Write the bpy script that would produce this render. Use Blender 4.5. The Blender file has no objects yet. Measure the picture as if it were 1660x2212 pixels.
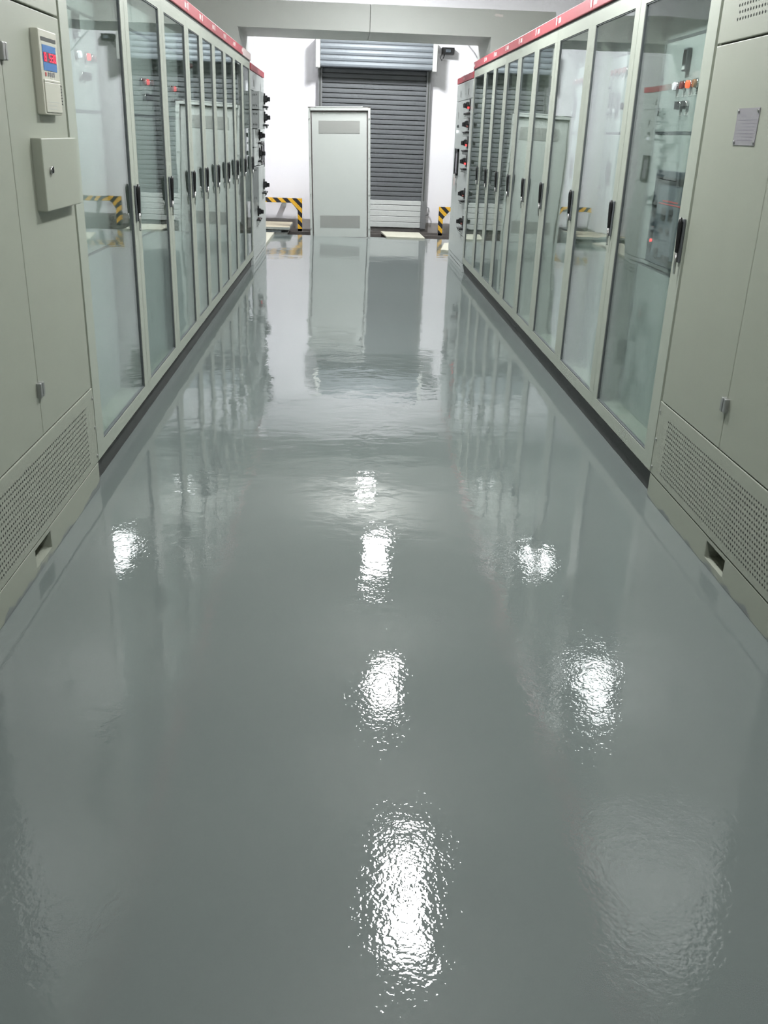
import bpy, bmesh, math, random
from mathutils import Matrix, Vector
random.seed(7)
S = bpy.context.scene
COL = S.collection

# ------------------------------------------------------------------ camera, world, exposure
F_PX = 1976.65
RT = ((0.99869676, 0.01655004, 0.04827921),      # rows: world x, y, z seen in camera axes (right, down, forward)
      (-0.03830358, -0.38210159, 0.92332617),
      (0.03372864, -0.92397211, -0.3809697))
CAM_Z = 1.5
cam = bpy.data.cameras.new('camera')
cam.sensor_fit = 'VERTICAL'
cam.sensor_height = 36.0
cam.lens = F_PX * 36.0 / 2212.0
cam.clip_start = 0.05
cam.clip_end = 100
camo = bpy.data.objects.new('camera', cam)
COL.objects.link(camo)
camo.matrix_world = Matrix(((RT[0][0], -RT[0][1], -RT[0][2], 0.0),
                            (RT[1][0], -RT[1][1], -RT[1][2], 0.0),
                            (RT[2][0], -RT[2][1], -RT[2][2], CAM_Z),
                            (0, 0, 0, 1)))
S.camera = camo

world = bpy.data.worlds.new('world')
S.world = world
world.use_nodes = True
world.node_tree.nodes['Background'].inputs[0].default_value = (0.85, 0.95, 1.0, 1)
world.node_tree.nodes['Background'].inputs[1].default_value = 0.03

S.view_settings.view_transform = 'Standard'
S.view_settings.look = 'None'
S.view_settings.gamma = 1.0
S.view_settings.use_curve_mapping = False
S.view_settings.exposure = 0.0
LAMP_POWER = 70.0                      # radiance of the lamp diffusers
LAMP_COLOR = (0.975, 0.995, 1.0)
# (x, y, z, length, strength factor): the batten lamps of the middle row, nearest first
LAMPS = ((0.49, 1.75, 3.20, 1.0, 0.55), (0.485, 4.62, 3.20, 1.0, 0.95), (0.455, 7.15, 3.20, 0.65, 1.3),
         (0.435, 10.0, 3.20, 0.6, 1.4), (0.42, 14.42, 3.80, 0.6, 4.1))
LAMP_W = 0.26
try:
    S.cycles.max_bounces = 10
    S.cycles.diffuse_bounces = 4
    S.cycles.glossy_bounces = 5
    S.cycles.transparent_max_bounces = 12
    S.cycles.caustics_reflective = False
    S.cycles.caustics_refractive = False
    S.cycles.sample_clamp_indirect = 6.0
    S.cycles.use_denoising = True
    S.cycles.denoising_input_passes = 'RGB'
except Exception:
    pass

# ------------------------------------------------------------------ materials
MATS = {}


def mat(name, color, rough=0.5, metal=0.0, spec=0.5, bump=None, emit=None, emit_s=0.0, vary=0.0, vary_scale=3.0):
    m = bpy.data.materials.new(name)
    m.use_nodes = True
    nt = m.node_tree
    b = nt.nodes['Principled BSDF']
    b.inputs['Base Color'].default_value = (*color, 1)
    b.inputs['Roughness'].default_value = rough
    b.inputs['Metallic'].default_value = metal
    b.inputs['Specular IOR Level'].default_value = spec
    if emit is not None:
        b.inputs['Emission Color'].default_value = (*emit, 1)
        b.inputs['Emission Strength'].default_value = emit_s
    tc = None
    if bump or vary:
        tc = nt.nodes.new('ShaderNodeNewGeometry')
    if vary:
        n = nt.nodes.new('ShaderNodeTexNoise')
        n.inputs['Scale'].default_value = vary_scale
        n.inputs['Detail'].default_value = 5
        nt.links.new(tc.outputs['Position'], n.inputs['Vector'])
        mx = nt.nodes.new('ShaderNodeMix')
        mx.data_type = 'RGBA'
        mx.inputs[6].default_value = (*[c * (1 - vary) for c in color], 1)
        mx.inputs[7].default_value = (*[min(1, c * (1 + vary)) for c in color], 1)
        nt.links.new(n.outputs['Fac'], mx.inputs[0])
        nt.links.new(mx.outputs[2], b.inputs['Base Color'])
    if bump:
        n = nt.nodes.new('ShaderNodeTexNoise')
        n.inputs['Scale'].default_value = bump[0]
        n.inputs['Detail'].default_value = 2
        nt.links.new(tc.outputs['Position'], n.inputs['Vector'])
        bp = nt.nodes.new('ShaderNodeBump')
        bp.inputs['Strength'].default_value = 1.0
        bp.inputs['Distance'].default_value = bump[1]
        nt.links.new(n.outputs['Fac'], bp.inputs['Height'])
        nt.links.new(bp.outputs['Normal'], b.inputs['Normal'])
    MATS[name] = m
    return m


PAINT = mat('cabinet_paint', (0.365, 0.395, 0.335), 0.42, bump=(320, 0.00025))
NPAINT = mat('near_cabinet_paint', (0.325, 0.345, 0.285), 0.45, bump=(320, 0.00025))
FPAINT = mat('far_cabinet_paint', (0.50, 0.53, 0.52), 0.35)
INNER = mat('inner_panel_paint', (0.40, 0.435, 0.42), 0.5)
BRIDGE = mat('bridge_paint', (0.52, 0.535, 0.51), 0.55, vary=0.04, vary_scale=1.2)
SEAM = mat('seam_shadow_rubber', (0.06, 0.065, 0.06), 0.7)
GASKET = mat('gasket_grey', (0.10, 0.11, 0.115), 0.6)
PLINTH = mat('plinth_dark', (0.045, 0.047, 0.045), 0.55)
HOLE = mat('vent_hole', (0.012, 0.013, 0.012), 0.9)
BLACK = mat('black_plastic', (0.012, 0.012, 0.013), 0.35)
DARKGREY = mat('dark_grey_plastic', (0.07, 0.085, 0.10), 0.45)
CHROME = mat('chrome', (0.55, 0.55, 0.54), 0.22, metal=1.0)
ZINC = mat('zinc_hinge', (0.36, 0.37, 0.36), 0.4, metal=0.7)
RED = mat('red_strip', (0.40, 0.05, 0.065), 0.4, vary=0.12, vary_scale=6)
PALERED = mat('pale_pink', (0.62, 0.50, 0.48), 0.4)  # pale pink, replaces the red on one top strip
MARK = mat('white_mark', (0.78, 0.72, 0.70), 0.5)
WHITE_PLASTIC = mat('white_plastic', (0.75, 0.76, 0.74), 0.4)
LED_RED = mat('led_red', (0.5, 0.02, 0.02), 0.3, emit=(1.0, 0.07, 0.07), emit_s=1.6)
LED_ORANGE = mat('led_orange', (0.8, 0.1, 0.03), 0.3, emit=(1.0, 0.16, 0.06), emit_s=1.5)
LAMP_OFF_RED = mat('lamp_off_red', (0.22, 0.07, 0.06), 0.3)
LAMP_OFF_AMBER = mat('lamp_off_amber', (0.42, 0.16, 0.05), 0.3)
LAMP_WHITE = mat('lamp_lit_white', (0.8, 0.82, 0.85), 0.3, emit=(0.9, 0.95, 1.0), emit_s=0.7)
BLUE = mat('display_blue', (0.035, 0.16, 0.42), 0.35)
DIGITBG = mat('digit_window', (0.09, 0.02, 0.05), 0.2)
DIGIT = mat('digit_red', (0.6, 0.02, 0.04), 0.3, emit=(1.0, 0.06, 0.12), emit_s=0.9)
PRINT = mat('print_grey', (0.20, 0.19, 0.22), 0.6)
PRINT_PALE = mat('print_pale', (0.40, 0.41, 0.38), 0.6)
PRINT_RED = mat('print_red', (0.5, 0.08, 0.08), 0.6)
DISP_CASE = mat('display_case', (0.50, 0.50, 0.42), 0.45)
PLATE = mat('nameplate_metal', (0.30, 0.29, 0.31), 0.5, metal=0.35, vary=0.18, vary_scale=160)
SHUTTER = mat('shutter_steel', (0.125, 0.133, 0.142), 0.6, metal=0.25, vary=0.10, vary_scale=4)
SHUTBOX = mat('shutter_box_steel', (0.165, 0.185, 0.205), 0.5, metal=0.2, vary=0.06, vary_scale=5)
SHUTLOW = mat('shutter_low_panel', (0.54, 0.56, 0.55), 0.45, metal=0.15)
RAILM = mat('guide_rail', (0.18, 0.185, 0.19), 0.5, metal=0.3)
DRAWSIDE = mat('drawer_side_shaded', (0.27, 0.285, 0.285), 0.5, metal=0.2)  # darker than the fronts: shade on the exposed drawer sides put into the colour
PANELW = mat('white_panel_paint', (0.55, 0.575, 0.555), 0.45)
PANELG = mat('panel_mesh', (0.33, 0.335, 0.32), 0.6, bump=(500, 0.001))
BOARD = mat('board_top', (0.46, 0.41, 0.31), 0.6, vary=0.06, vary_scale=3)
BOARDW = mat('board_pale', (0.48, 0.47, 0.39), 0.55)
BOARDE = mat('board_edge', (0.32, 0.335, 0.32), 0.6)
BOARDG = mat('board_grey', (0.40, 0.44, 0.46), 0.6)
CONC = mat('concrete', (0.16, 0.15, 0.14), 0.85, vary=0.45, vary_scale=7, bump=(30, 0.01))
IRON = mat('rusty_iron', (0.09, 0.08, 0.075), 0.7, vary=0.4, vary_scale=20)
CEIL = mat('ceiling_paint', (0.74, 0.74, 0.70), 0.9)
SIDEW = mat('side_wall_paint', (0.78, 0.78, 0.76), 0.9)
LAMPM = mat('lamp_shade', (0.6, 0.6, 0.6), 0.4, metal=0.6)
CABLE = mat('cable_grey', (0.35, 0.35, 0.36), 0.6)


def make_glass():
    m = bpy.data.materials.new('cabinet_glass')
    m.use_nodes = True
    nt = m.node_tree
    nt.nodes.clear()
    out = nt.nodes.new('ShaderNodeOutputMaterial')
    tr = nt.nodes.new('ShaderNodeBsdfTransparent')
    tr.inputs[0].default_value = (0.93, 0.965, 0.952, 1)
    gl = nt.nodes.new('ShaderNodeBsdfGlossy')
    gl.inputs['Color'].default_value = (0.93, 0.97, 0.96, 1)
    gl.inputs['Roughness'].default_value = 0.015
    # reflectance of one glass face, the same from either side (Schlick)
    g0 = nt.nodes.new('ShaderNodeNewGeometry')
    dt = nt.nodes.new('ShaderNodeVectorMath')
    dt.operation = 'DOT_PRODUCT'
    nt.links.new(g0.outputs['Incoming'], dt.inputs[0])
    nt.links.new(g0.outputs['Normal'], dt.inputs[1])

    def mth(op, a, b=None):
        n = nt.nodes.new('ShaderNodeMath')
        n.operation = op
        for k, v in enumerate((a, b)):
            if v is None:
                continue
            if isinstance(v, float):
                n.inputs[k].default_value = v
            else:
                nt.links.new(v, n.inputs[k])
        return n.outputs[0]
    ab = mth('ABSOLUTE', dt.outputs['Value'])
    fres = mth('ADD', mth('MULTIPLY', mth('POWER', mth('SUBTRACT', 1.0, ab), 5.0), 0.95), 0.045)
    # faint unevenness of float glass
    tc = nt.nodes.new('ShaderNodeNewGeometry')
    nz = nt.nodes.new('ShaderNodeTexNoise')
    nz.inputs['Scale'].default_value = 2.2
    nz.inputs['Detail'].default_value = 1
    bp = nt.nodes.new('ShaderNodeBump')
    bp.inputs['Distance'].default_value = 0.0009
    nt.links.new(tc.outputs['Position'], nz.inputs['Vector'])
    nt.links.new(nz.outputs['Fac'], bp.inputs['Height'])
    nt.links.new(bp.outputs['Normal'], gl.inputs['Normal'])
    mx = nt.nodes.new('ShaderNodeMixShader')
    nt.links.new(fres, mx.inputs[0])
    nt.links.new(tr.outputs[0], mx.inputs[1])
    nt.links.new(gl.outputs[0], mx.inputs[2])
    nt.links.new(mx.outputs[0], out.inputs[0])
    return m


GLASS = make_glass()


def make_floor():
    m = bpy.data.materials.new('grey_epoxy')
    m.use_nodes = True
    nt = m.node_tree
    N, L = nt.nodes, nt.links
    b = N['Principled BSDF']
    geo = N.new('ShaderNodeNewGeometry')
    b.inputs['Roughness'].default_value = 0.02
    b.inputs['IOR'].default_value = 1.52
    # colour: grey-green coat with faint rolled patches
    n0 = N.new('ShaderNodeTexNoise')
    n0.inputs['Scale'].default_value = 1.6
    n0.inputs['Detail'].default_value = 4
    L.new(geo.outputs['Position'], n0.inputs['Vector'])
    mx = N.new('ShaderNodeMix')
    mx.data_type = 'RGBA'
    mx.inputs[6].default_value = (0.138, 0.164, 0.159, 1)
    mx.inputs[7].default_value = (0.164, 0.185, 0.179, 1)
    L.new(n0.outputs['Fac'], mx.inputs[0])
    L.new(mx.outputs[2], b.inputs['Base Color'])

    def noise(scale, detail, dist=0.0):
        n = N.new('ShaderNodeTexNoise')
        n.inputs['Scale'].default_value = scale
        n.inputs['Detail'].default_value = detail
        n.inputs['Distortion'].default_value = dist
        L.new(geo.outputs['Position'], n.inputs['Vector'])
        return n.outputs['Fac']

    def mul(a, k):
        n = N.new('ShaderNodeMath')
        n.operation = 'MULTIPLY'
        L.new(a, n.inputs[0])
        if isinstance(k, float):
            n.inputs[1].default_value = k
        else:
            L.new(k, n.inputs[1])
        return n.outputs[0]

    def add(a, c):
        n = N.new('ShaderNodeMath')
        n.operation = 'ADD'
        L.new(a, n.inputs[0])
        L.new(c, n.inputs[1])
        return n.outputs[0]

    def ramp(a, lo, hi, o0, o1):
        n = N.new('ShaderNodeMapRange')
        n.inputs[1].default_value = lo
        n.inputs[2].default_value = hi
        n.inputs[3].default_value = o0
        n.inputs[4].default_value = o1
        L.new(a, n.inputs[0])
        return n.outputs[0]

    sep = N.new('ShaderNodeSeparateXYZ')
    L.new(geo.outputs['Position'], sep.inputs[0])
    # the coat is grainy (orange peel) where it was rolled last, and levelled out further down the aisle
    grain = ramp(sep.outputs['Y'], 1.2, 4.2, 1.0, 0.10)
    patch = ramp(noise(1.7, 2), 0.40, 0.62, 0.25, 1.0)
    h = mul(noise(1.1, 1), 0.0030)
    h = add(h, mul(mul(noise(6.0, 3), 0.0020), patch))
    h = add(h, mul(noise(22.0, 2), 0.00040))
    h = add(h, mul(mul(mul(noise(95.0, 1), 0.00062), patch), grain))
    h = add(h, mul(mul(noise(30.0, 2, 1.5), 0.00060), mul(patch, grain)))
    bp = N.new('ShaderNodeBump')
    bp.inputs['Strength'].default_value = 1.0
    bp.inputs['Distance'].default_value = 1.0
    L.new(h, bp.inputs['Height'])
    L.new(bp.outputs['Normal'], b.inputs['Normal'])
    return m


FLOOR = make_floor()


def make_endwall():
    m = bpy.data.materials.new('end_wall_paint')
    m.use_nodes = True
    nt = m.node_tree
    N, L = nt.nodes, nt.links
    b = N['Principled BSDF']
    b.inputs['Roughness'].default_value = 0.9
    geo = N.new('ShaderNodeNewGeometry')
    sep = N.new('ShaderNodeSeparateXYZ')
    L.new(geo.outputs['Position'], sep.inputs[0])
    n = N.new('ShaderNodeTexNoise')
    n.inputs['Scale'].default_value = 9
    n.inputs['Detail'].default_value = 5
    L.new(geo.outputs['Position'], n.inputs['Vector'])
    a = N.new('ShaderNodeMath')
    a.operation = 'MULTIPLY_ADD'
    L.new(n.outputs['Fac'], a.inputs[0])
    a.inputs[1].default_value = -0.05
    L.new(sep.outputs['Z'], a.inputs[2])
    r = N.new('ShaderNodeMapRange')
    r.inputs[1].default_value = 0.085
    r.inputs[2].default_value = 0.10
    L.new(a.outputs[0], r.inputs[0])
    # bare mortar under the white paint, and a few scuffs
    mo = N.new('ShaderNodeMix')
    mo.data_type = 'RGBA'
    mo.inputs[6].default_value = (0.20, 0.185, 0.18, 1)
    mo.inputs[7].default_value = (0.42, 0.40, 0.39, 1)
    L.new(n.outputs['Fac'], mo.inputs[0])
    mx = N.new('ShaderNodeMix')
    mx.data_type = 'RGBA'
    mx.inputs[7].default_value = (0.80, 0.788, 0.825, 1)
    L.new(r.outputs[0], mx.inputs[0])
    L.new(mo.outputs[2], mx.inputs[6])
    L.new(mx.outputs[2], b.inputs['Base Color'])
    return m


ENDWALL = make_endwall()


def make_stripes():
    m = bpy.data.materials.new('hazard_stripes')
    m.use_nodes = True
    nt = m.node_tree
    N, L = nt.nodes, nt.links
    b = N['Principled BSDF']
    b.inputs['Roughness'].default_value = 0.45
    geo = N.new('ShaderNodeNewGeometry')
    sep = N.new('ShaderNodeSeparateXYZ')
    L.new(geo.outputs['Position'], sep.inputs[0])
    a = N.new('ShaderNodeMath')            # x * 0.75 + z: the bands slope down to the right
    a.operation = 'MULTIPLY_ADD'
    L.new(sep.outputs['X'], a.inputs[0])
    a.inputs[1].default_value = 0.95
    L.new(sep.outputs['Z'], a.inputs[2])
    d = N.new('ShaderNodeMath')
    d.operation = 'DIVIDE'
    L.new(a.outputs[0], d.inputs[0])
    d.inputs[1].default_value = 0.155
    f = N.new('ShaderNodeMath')
    f.operation = 'FRACT'
    L.new(d.outputs[0], f.inputs[0])
    g = N.new('ShaderNodeMath')
    g.operation = 'GREATER_THAN'
    L.new(f.outputs[0], g.inputs[0])
    g.inputs[1].default_value = 0.5
    mx = N.new('ShaderNodeMix')
    mx.data_type = 'RGBA'
    mx.inputs[6].default_value = (0.72, 0.40, 0.03, 1)
    mx.inputs[7].default_value = (0.018, 0.017, 0.02, 1)
    L.new(g.outputs[0], mx.inputs[0])
    L.new(mx.outputs[2], b.inputs['Base Color'])
    return m


STRIPES = make_stripes()


def make_base_paint():
    """Base of the near cabinets: cabinet paint with ragged smears of floor coat along the bottom edge."""
    m = bpy.data.materials.new('cabinet_base_paint')
    m.use_nodes = True
    nt = m.node_tree
    N, L = nt.nodes, nt.links
    b = N['Principled BSDF']
    b.inputs['Roughness'].default_value = 0.45
    geo = N.new('ShaderNodeNewGeometry')
    sep = N.new('ShaderNodeSeparateXYZ')
    L.new(geo.outputs['Position'], sep.inputs[0])
    n = N.new('ShaderNodeTexNoise')
    n.inputs['Scale'].default_value = 7
    n.inputs['Detail'].default_value = 6
    L.new(geo.outputs['Position'], n.inputs['Vector'])
    a = N.new('ShaderNodeMath')
    a.operation = 'MULTIPLY_ADD'
    L.new(n.outputs['Fac'], a.inputs[0])
    a.inputs[1].default_value = -0.16
    L.new(sep.outputs['Z'], a.inputs[2])
    r = N.new('ShaderNodeMapRange')
    r.inputs[1].default_value = -0.078
    r.inputs[2].default_value = -0.068
    L.new(a.outputs[0], r.inputs[0])
    mx = N.new('ShaderNodeMix')
    mx.data_type = 'RGBA'
    mx.inputs[6].default_value = (0.20, 0.22, 0.215, 1)
    mx.inputs[7].default_value = (0.325, 0.345, 0.285, 1)
    L.new(r.outputs[0], mx.inputs[0])
    L.new(mx.outputs[2], b.inputs['Base Color'])
    return m


BASEP = make_base_paint()


def make_emit(name, color, s):
    m = bpy.data.materials.new(name)
    m.use_nodes = True
    nt = m.node_tree
    nt.nodes.clear()
    o = nt.nodes.new('ShaderNodeOutputMaterial')
    e = nt.nodes.new('ShaderNodeEmission')
    e.inputs[0].default_value = (*color, 1)
    e.inputs[1].default_value = s
    nt.links.new(e.outputs[0], o.inputs[0])
    return m


# ------------------------------------------------------------------ mesh helpers
class MB:
    def __init__(self):
        self.bm = bmesh.new()
        self.mats = []

    def mi(self, m):
        if m not in self.mats:
            self.mats.append(m)
        return self.mats.index(m)

    def box(self, x0, x1, y0, y1, z0, z1, m, bev=0.0):
        x0, x1 = min(x0, x1), max(x0, x1)
        y0, y1 = min(y0, y1), max(y0, y1)
        z0, z1 = min(z0, z1), max(z0, z1)
        v = [self.bm.verts.new(p) for p in ((x0, y0, z0), (x1, y0, z0), (x1, y1, z0), (x0, y1, z0),
                                            (x0, y0, z1), (x1, y0, z1), (x1, y1, z1), (x0, y1, z1))]
        i = self.mi(m)
        fs = []
        for q in ((0, 3, 2, 1), (4, 5, 6, 7), (0, 1, 5, 4), (1, 2, 6, 5), (2, 3, 7, 6), (3, 0, 4, 7)):
            f = self.bm.faces.new([v[k] for k in q])
            f.material_index = i
            fs.append(f)
        if bev > 0:
            es = list({e for f in fs for e in f.edges})
            r = bmesh.ops.bevel(self.bm, geom=es, offset=bev, segments=2, affect='EDGES', profile=0.5)
            for f in r['faces']:
                f.material_index = i

    def prism(self, pts, axis, a0, a1, m):
        """pts: polygon in the two other axes (kept order x,y,z without axis); extruded along axis from a0 to a1."""
        def P(p, a):
            l = list(p)
            l.insert(axis, a)
            return l
        i = self.mi(m)
        A = [self.bm.verts.new(P(p, a0)) for p in pts]
        B = [self.bm.verts.new(P(p, a1)) for p in pts]
        n = len(pts)
        for q in (A[::-1], B):
            f = self.bm.faces.new(q)
            f.material_index = i
        for k in range(n):
            f = self.bm.faces.new((A[k], A[(k + 1) % n], B[(k + 1) % n], B[k]))
            f.material_index = i

    def cyl(self, c, axis, r, h, m, n=20, r2=None):
        """cylinder (or cone frustum) centred at c, along axis 0/1/2"""
        r2 = r if r2 is None else r2
        i = self.mi(m)
        A, B = [], []
        for k in range(n):
            t = 2 * math.pi * k / n
            u, w = math.cos(t), math.sin(t)
            for lst, rr, s in ((A, r, -h / 2), (B, r2, h / 2)):
                l = [u * rr, w * rr]
                l.insert(axis, s)
                lst.append(self.bm.verts.new((c[0] + l[0], c[1] + l[1], c[2] + l[2])))
        for q in (A[::-1], B):
            f = self.bm.faces.new(q)
            f.material_index = i
        for k in range(n):
            f = self.bm.faces.new((A[k], A[(k + 1) % n], B[(k + 1) % n], B[k]))
            f.material_index = i
            f.smooth = True

    def tube(self, pts, r, m, n=8):
        i = self.mi(m)
        rings = []
        for k, p in enumerate(pts):
            p = Vector(p)
            a = Vector(pts[max(0, k - 1)])
            b = Vector(pts[min(len(pts) - 1, k + 1)])
            d = (b - a).normalized()
            up = Vector((0, 0, 1)) if abs(d.z) < 0.9 else Vector((1, 0, 0))
            u = d.cross(up).normalized()
            w = d.cross(u)
            rr = r[k] if isinstance(r, (list, tuple)) else r
            rings.append([self.bm.verts.new(p + u * rr * math.cos(2 * math.pi * q / n) + w * rr * math.sin(2 * math.pi * q / n)) for q in range(n)])
        for k in range(len(rings) - 1):
            for q in range(n):
                f = self.bm.faces.new((rings[k][q], rings[k][(q + 1) % n], rings[k + 1][(q + 1) % n], rings[k + 1][q]))
                f.material_index = i
                f.smooth = True
        for q in (rings[0][::-1], rings[-1]):
            f = self.bm.faces.new(q)
            f.material_index = i

    def lathe(self, c, prof, m, n=32):
        i = self.mi(m)
        rings = []
        for r, z in prof:
            if r < 1e-6:
                rings.append([self.bm.verts.new((c[0], c[1], c[2] + z))] * n)
            else:
                rings.append([self.bm.verts.new((c[0] + r * math.cos(2 * math.pi * k / n), c[1] + r * math.sin(2 * math.pi * k / n), c[2] + z)) for k in range(n)])
        for A, B in zip(rings, rings[1:]):
            for k in range(n):
                q = []
                for v in (A[k], A[(k + 1) % n], B[(k + 1) % n], B[k]):
                    if v not in q:
                        q.append(v)
                f = self.bm.faces.new(q)
                f.material_index = i
                f.smooth = True
        f = self.bm.faces.new(rings[0])
        f.material_index = i

    def disc(self, c, axis, r, m, n=6):
        i = self.mi(m)
        vs = []
        for k in range(n):
            t = 2 * math.pi * k / n
            l = [math.cos(t) * r, math.sin(t) * r]
            l.insert(axis, 0)
            vs.append(self.bm.verts.new((c[0] + l[0], c[1] + l[1], c[2] + l[2])))
        f = self.bm.faces.new(vs)
        f.material_index = i

    def build(self, name, parent=None, label=None):
        bmesh.ops.recalc_face_normals(self.bm, faces=self.bm.faces)
        me = bpy.data.meshes.new(name)
        self.bm.to_mesh(me)
        self.bm.free()
        for m in self.mats:
            me.materials.append(m)
        o = bpy.data.objects.new(name, me)
        COL.objects.link(o)
        if parent is not None:
            root = parent
            while root.parent is not None:
                root = root.parent
            me.transform(Matrix.Translation(-root.location))   # meshes are written in room coordinates
            o.parent = parent
        if label:
            o['label'] = label
        return o


def thing(name, label, cat, loc, group=None):
    o = bpy.data.objects.new(name, None)
    COL.objects.link(o)
    o.empty_display_size = 0.2
    o.location = loc
    o['label'] = label
    o['category'] = cat
    if group:
        o['group'] = group
    return o


def tag(o, label, cat, group=None):
    o['label'] = label
    o['category'] = cat
    if group:
        o['group'] = group
    return o


def structure(o):
    o['kind'] = 'structure'
    return o


XL, XR = -1.075, 1.415
DEPTH = 0.90


def sx(side, out):
    """x of a point `out` metres in front of the cabinet fronts of a row (side -1 left row, +1 right row)"""
    return XL + out if side < 0 else XR - out


def right_dir(side):
    """along-aisle direction that is to the right for someone facing the row"""
    return 1.0 if side < 0 else -1.0


# ------------------------------------------------------------------ the room
WX0, WX1, WY0, WY1, H = -2.9, 3.75, -3.2, 16.5, 4.3
FLOOR_END = 15.0

m = MB()
m.box(WX0, WX1, WY0, FLOOR_END, -0.12, 0.0, FLOOR)
structure(m.build('floor'))
m = MB()
m.box(WX0, WX1, FLOOR_END, WY1, -0.32, -0.13, CONC)
structure(m.build('floor_trench'))
m = MB()
m.box(WX0 - 0.1, WX1 + 0.1, WY0 - 0.1, WY1 + 0.2, H, H + 0.1, CEIL)
structure(m.build('ceiling'))
m = MB()
m.box(WX0 - 0.1, WX0, WY0 - 0.1, WY1 + 0.2, -0.3, H, SIDEW)
structure(m.build('wall_left'))
m = MB()
m.box(WX1, WX1 + 0.1, WY0 - 0.1, WY1 + 0.2, -0.3, H, SIDEW)
structure(m.build('wall_right'))
m = MB()
m.box(WX0, WX1, WY0 - 0.1, WY0, -0.3, H, SIDEW)
structure(m.build('wall_back'))
m = MB()
m.box(WX0, WX1, WY1, WY1 + 0.2, -0.32, H, ENDWALL)
structure(m.build('wall_far'))
m = MB()
m.box(WX0, -1.385, 15.25, WY1, -0.32, H, ENDWALL)
structure(m.build('wall_pier'))

# trench edge irons
m = MB()
m.box(WX0, WX1, 15.0, 15.045, -0.13, -0.012, IRON)
m.box(WX0, WX1, 15.72, 15.77, -0.13, -0.02, IRON)
m.box(WX0, WX1, 16.28, 16.32, -0.13, -0.03, IRON)
for k in range(8):
    xx = WX0 + 0.4 + k * 0.72
    m.box(xx, xx + 0.05, 15.045, 15.72, -0.13, -0.06, IRON)
structure(m.build('trim_trench'))

# ------------------------------------------------------------------ roller shutter door in the far wall
SY = 16.46
d1 = bpy.data.objects.new('door_1', None)
COL.objects.link(d1)
d1.location = (0.45, SY, 0)
d1['kind'] = 'structure'
m = MB()
z = 0.47
pitch = 0.0745
i = m.mi(SHUTTER)
SX0, SX1 = -0.40, 1.30
while z < 2.50:
    prof = [(SY - 0.016, z), (SY - 0.0215, z + 0.004), (SY - 0.0230, z + pitch * 0.45), (SY - 0.0215, z + pitch - 0.015), (SY - 0.014, z + pitch - 0.011)]
    pts = prof + [(SY + 0.01, z + pitch - 0.010), (SY + 0.01, z)]
    m.prism(pts, 0, SX0, SX1, SHUTTER)
    z += pitch
m.box(SX0, SX1, SY - 0.006, SY + 0.02, 0.45, 2.5, SEAM)
o = structure(m.build('shutter_slats', d1))
m = MB()
m.box(SX0, SX1, SY - 0.03, SY + 0.01, 0.40, 0.47, SHUTLOW, 0.004)
for k in range(4):
    m.box(SX0, SX1, SY - 0.025, SY + 0.01, 0.03 + k * 0.092, 0.117 + k * 0.092, SHUTLOW, 0.005)
structure(m.build('lower_panel', d1))
for x0, x1 in ((-0.47, -0.40), (1.30, 1.37)):
    m = MB()
    m.box(x0, x1, SY - 0.06, SY + 0.02, 0.0, 2.50, RAILM, 0.004)
    m.box(x0 + 0.025, x1 - 0.025, SY - 0.064, SY - 0.05, 0.02, 2.48, SEAM)
    structure(m.build('guide_rail', d1))
m = MB()
m.box(1.30, 1.39, SY - 0.075, SY - 0.05, 0.02, 0.47, RAILM, 0.004)
m.tube([(1.39, SY - 0.06, 0.38), (1.43, SY - 0.07, 0.37), (1.44, SY - 0.07, 0.31), (1.43, SY - 0.07, 0.26), (1.39, SY - 0.06, 0.25)], 0.009, RAILM)
structure(m.build('bottom_lock', d1))
m = MB()
BY = SY - 0.30
for k in range(5):
    z0 = 2.475 + k * 0.084
    m.prism([(BY, z0), (BY - 0.008, z0 + 0.010), (BY - 0.012, z0 + 0.038), (BY - 0.008, z0 + 0.068), (BY, z0 + 0.079), (SY + 0.02, z0 + 0.079), (SY + 0.02, z0)], 0, -0.43, 1.36, SHUTBOX)
    m.box(-0.43, 1.36, BY + 0.004, SY, z0 + 0.075, z0 + 0.086, RAILM)
structure(m.build('shutter_box', d1))
for x0, x1 in ((-0.50, -0.43), (1.36, 1.43)):
    m = MB()
    m.box(x0, x1, BY - 0.025, SY + 0.02, 2.455, 2.905, BRIDGE, 0.006)
    for k in range(4):
        m.box(x0 - 0.012, x1 + 0.012, BY - 0.02, BY + 0.0, 2.50 + k * 0.10, 2.512 + k * 0.10, RAILM)
    structure(m.build('box_end_plate', d1))

# junction box and its cable on the far wall
t = thing('junction_box', 'small black wall box with a drooping cable, beside the shutter box', 'wall box', (1.62, 16.5, 2.78))
m = MB()
m.box(1.52, 1.72, 16.36, 16.5, 2.73, 2.83, BLACK, 0.006)
m.build('case', t)
m = MB()
m.box(1.58, 1.66, 16.345, 16.362, 2.755, 2.80, DARKGREY, 0.003)
m.build('cover', t)
m = MB()
pts = [(1.53, 16.42, 2.74), (1.50, 16.43, 2.68), (1.53, 16.44, 2.64), (1.56, 16.44, 2.69), (1.57, 16.43, 2.74)]
m.tube(pts, 0.007, BLACK)
m.build('cable_loop', t)
t = MB()
t.tube([(1.93, 16.47, 2.90), (2.05, 16.475, 2.78), (2.22, 16.48, 2.55), (2.38, 16.48, 2.35)], 0.008, CABLE)
tag(t.build('wall_cable'), 'thin grey cable slanting down the white wall right of the shutter', 'cable')

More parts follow.
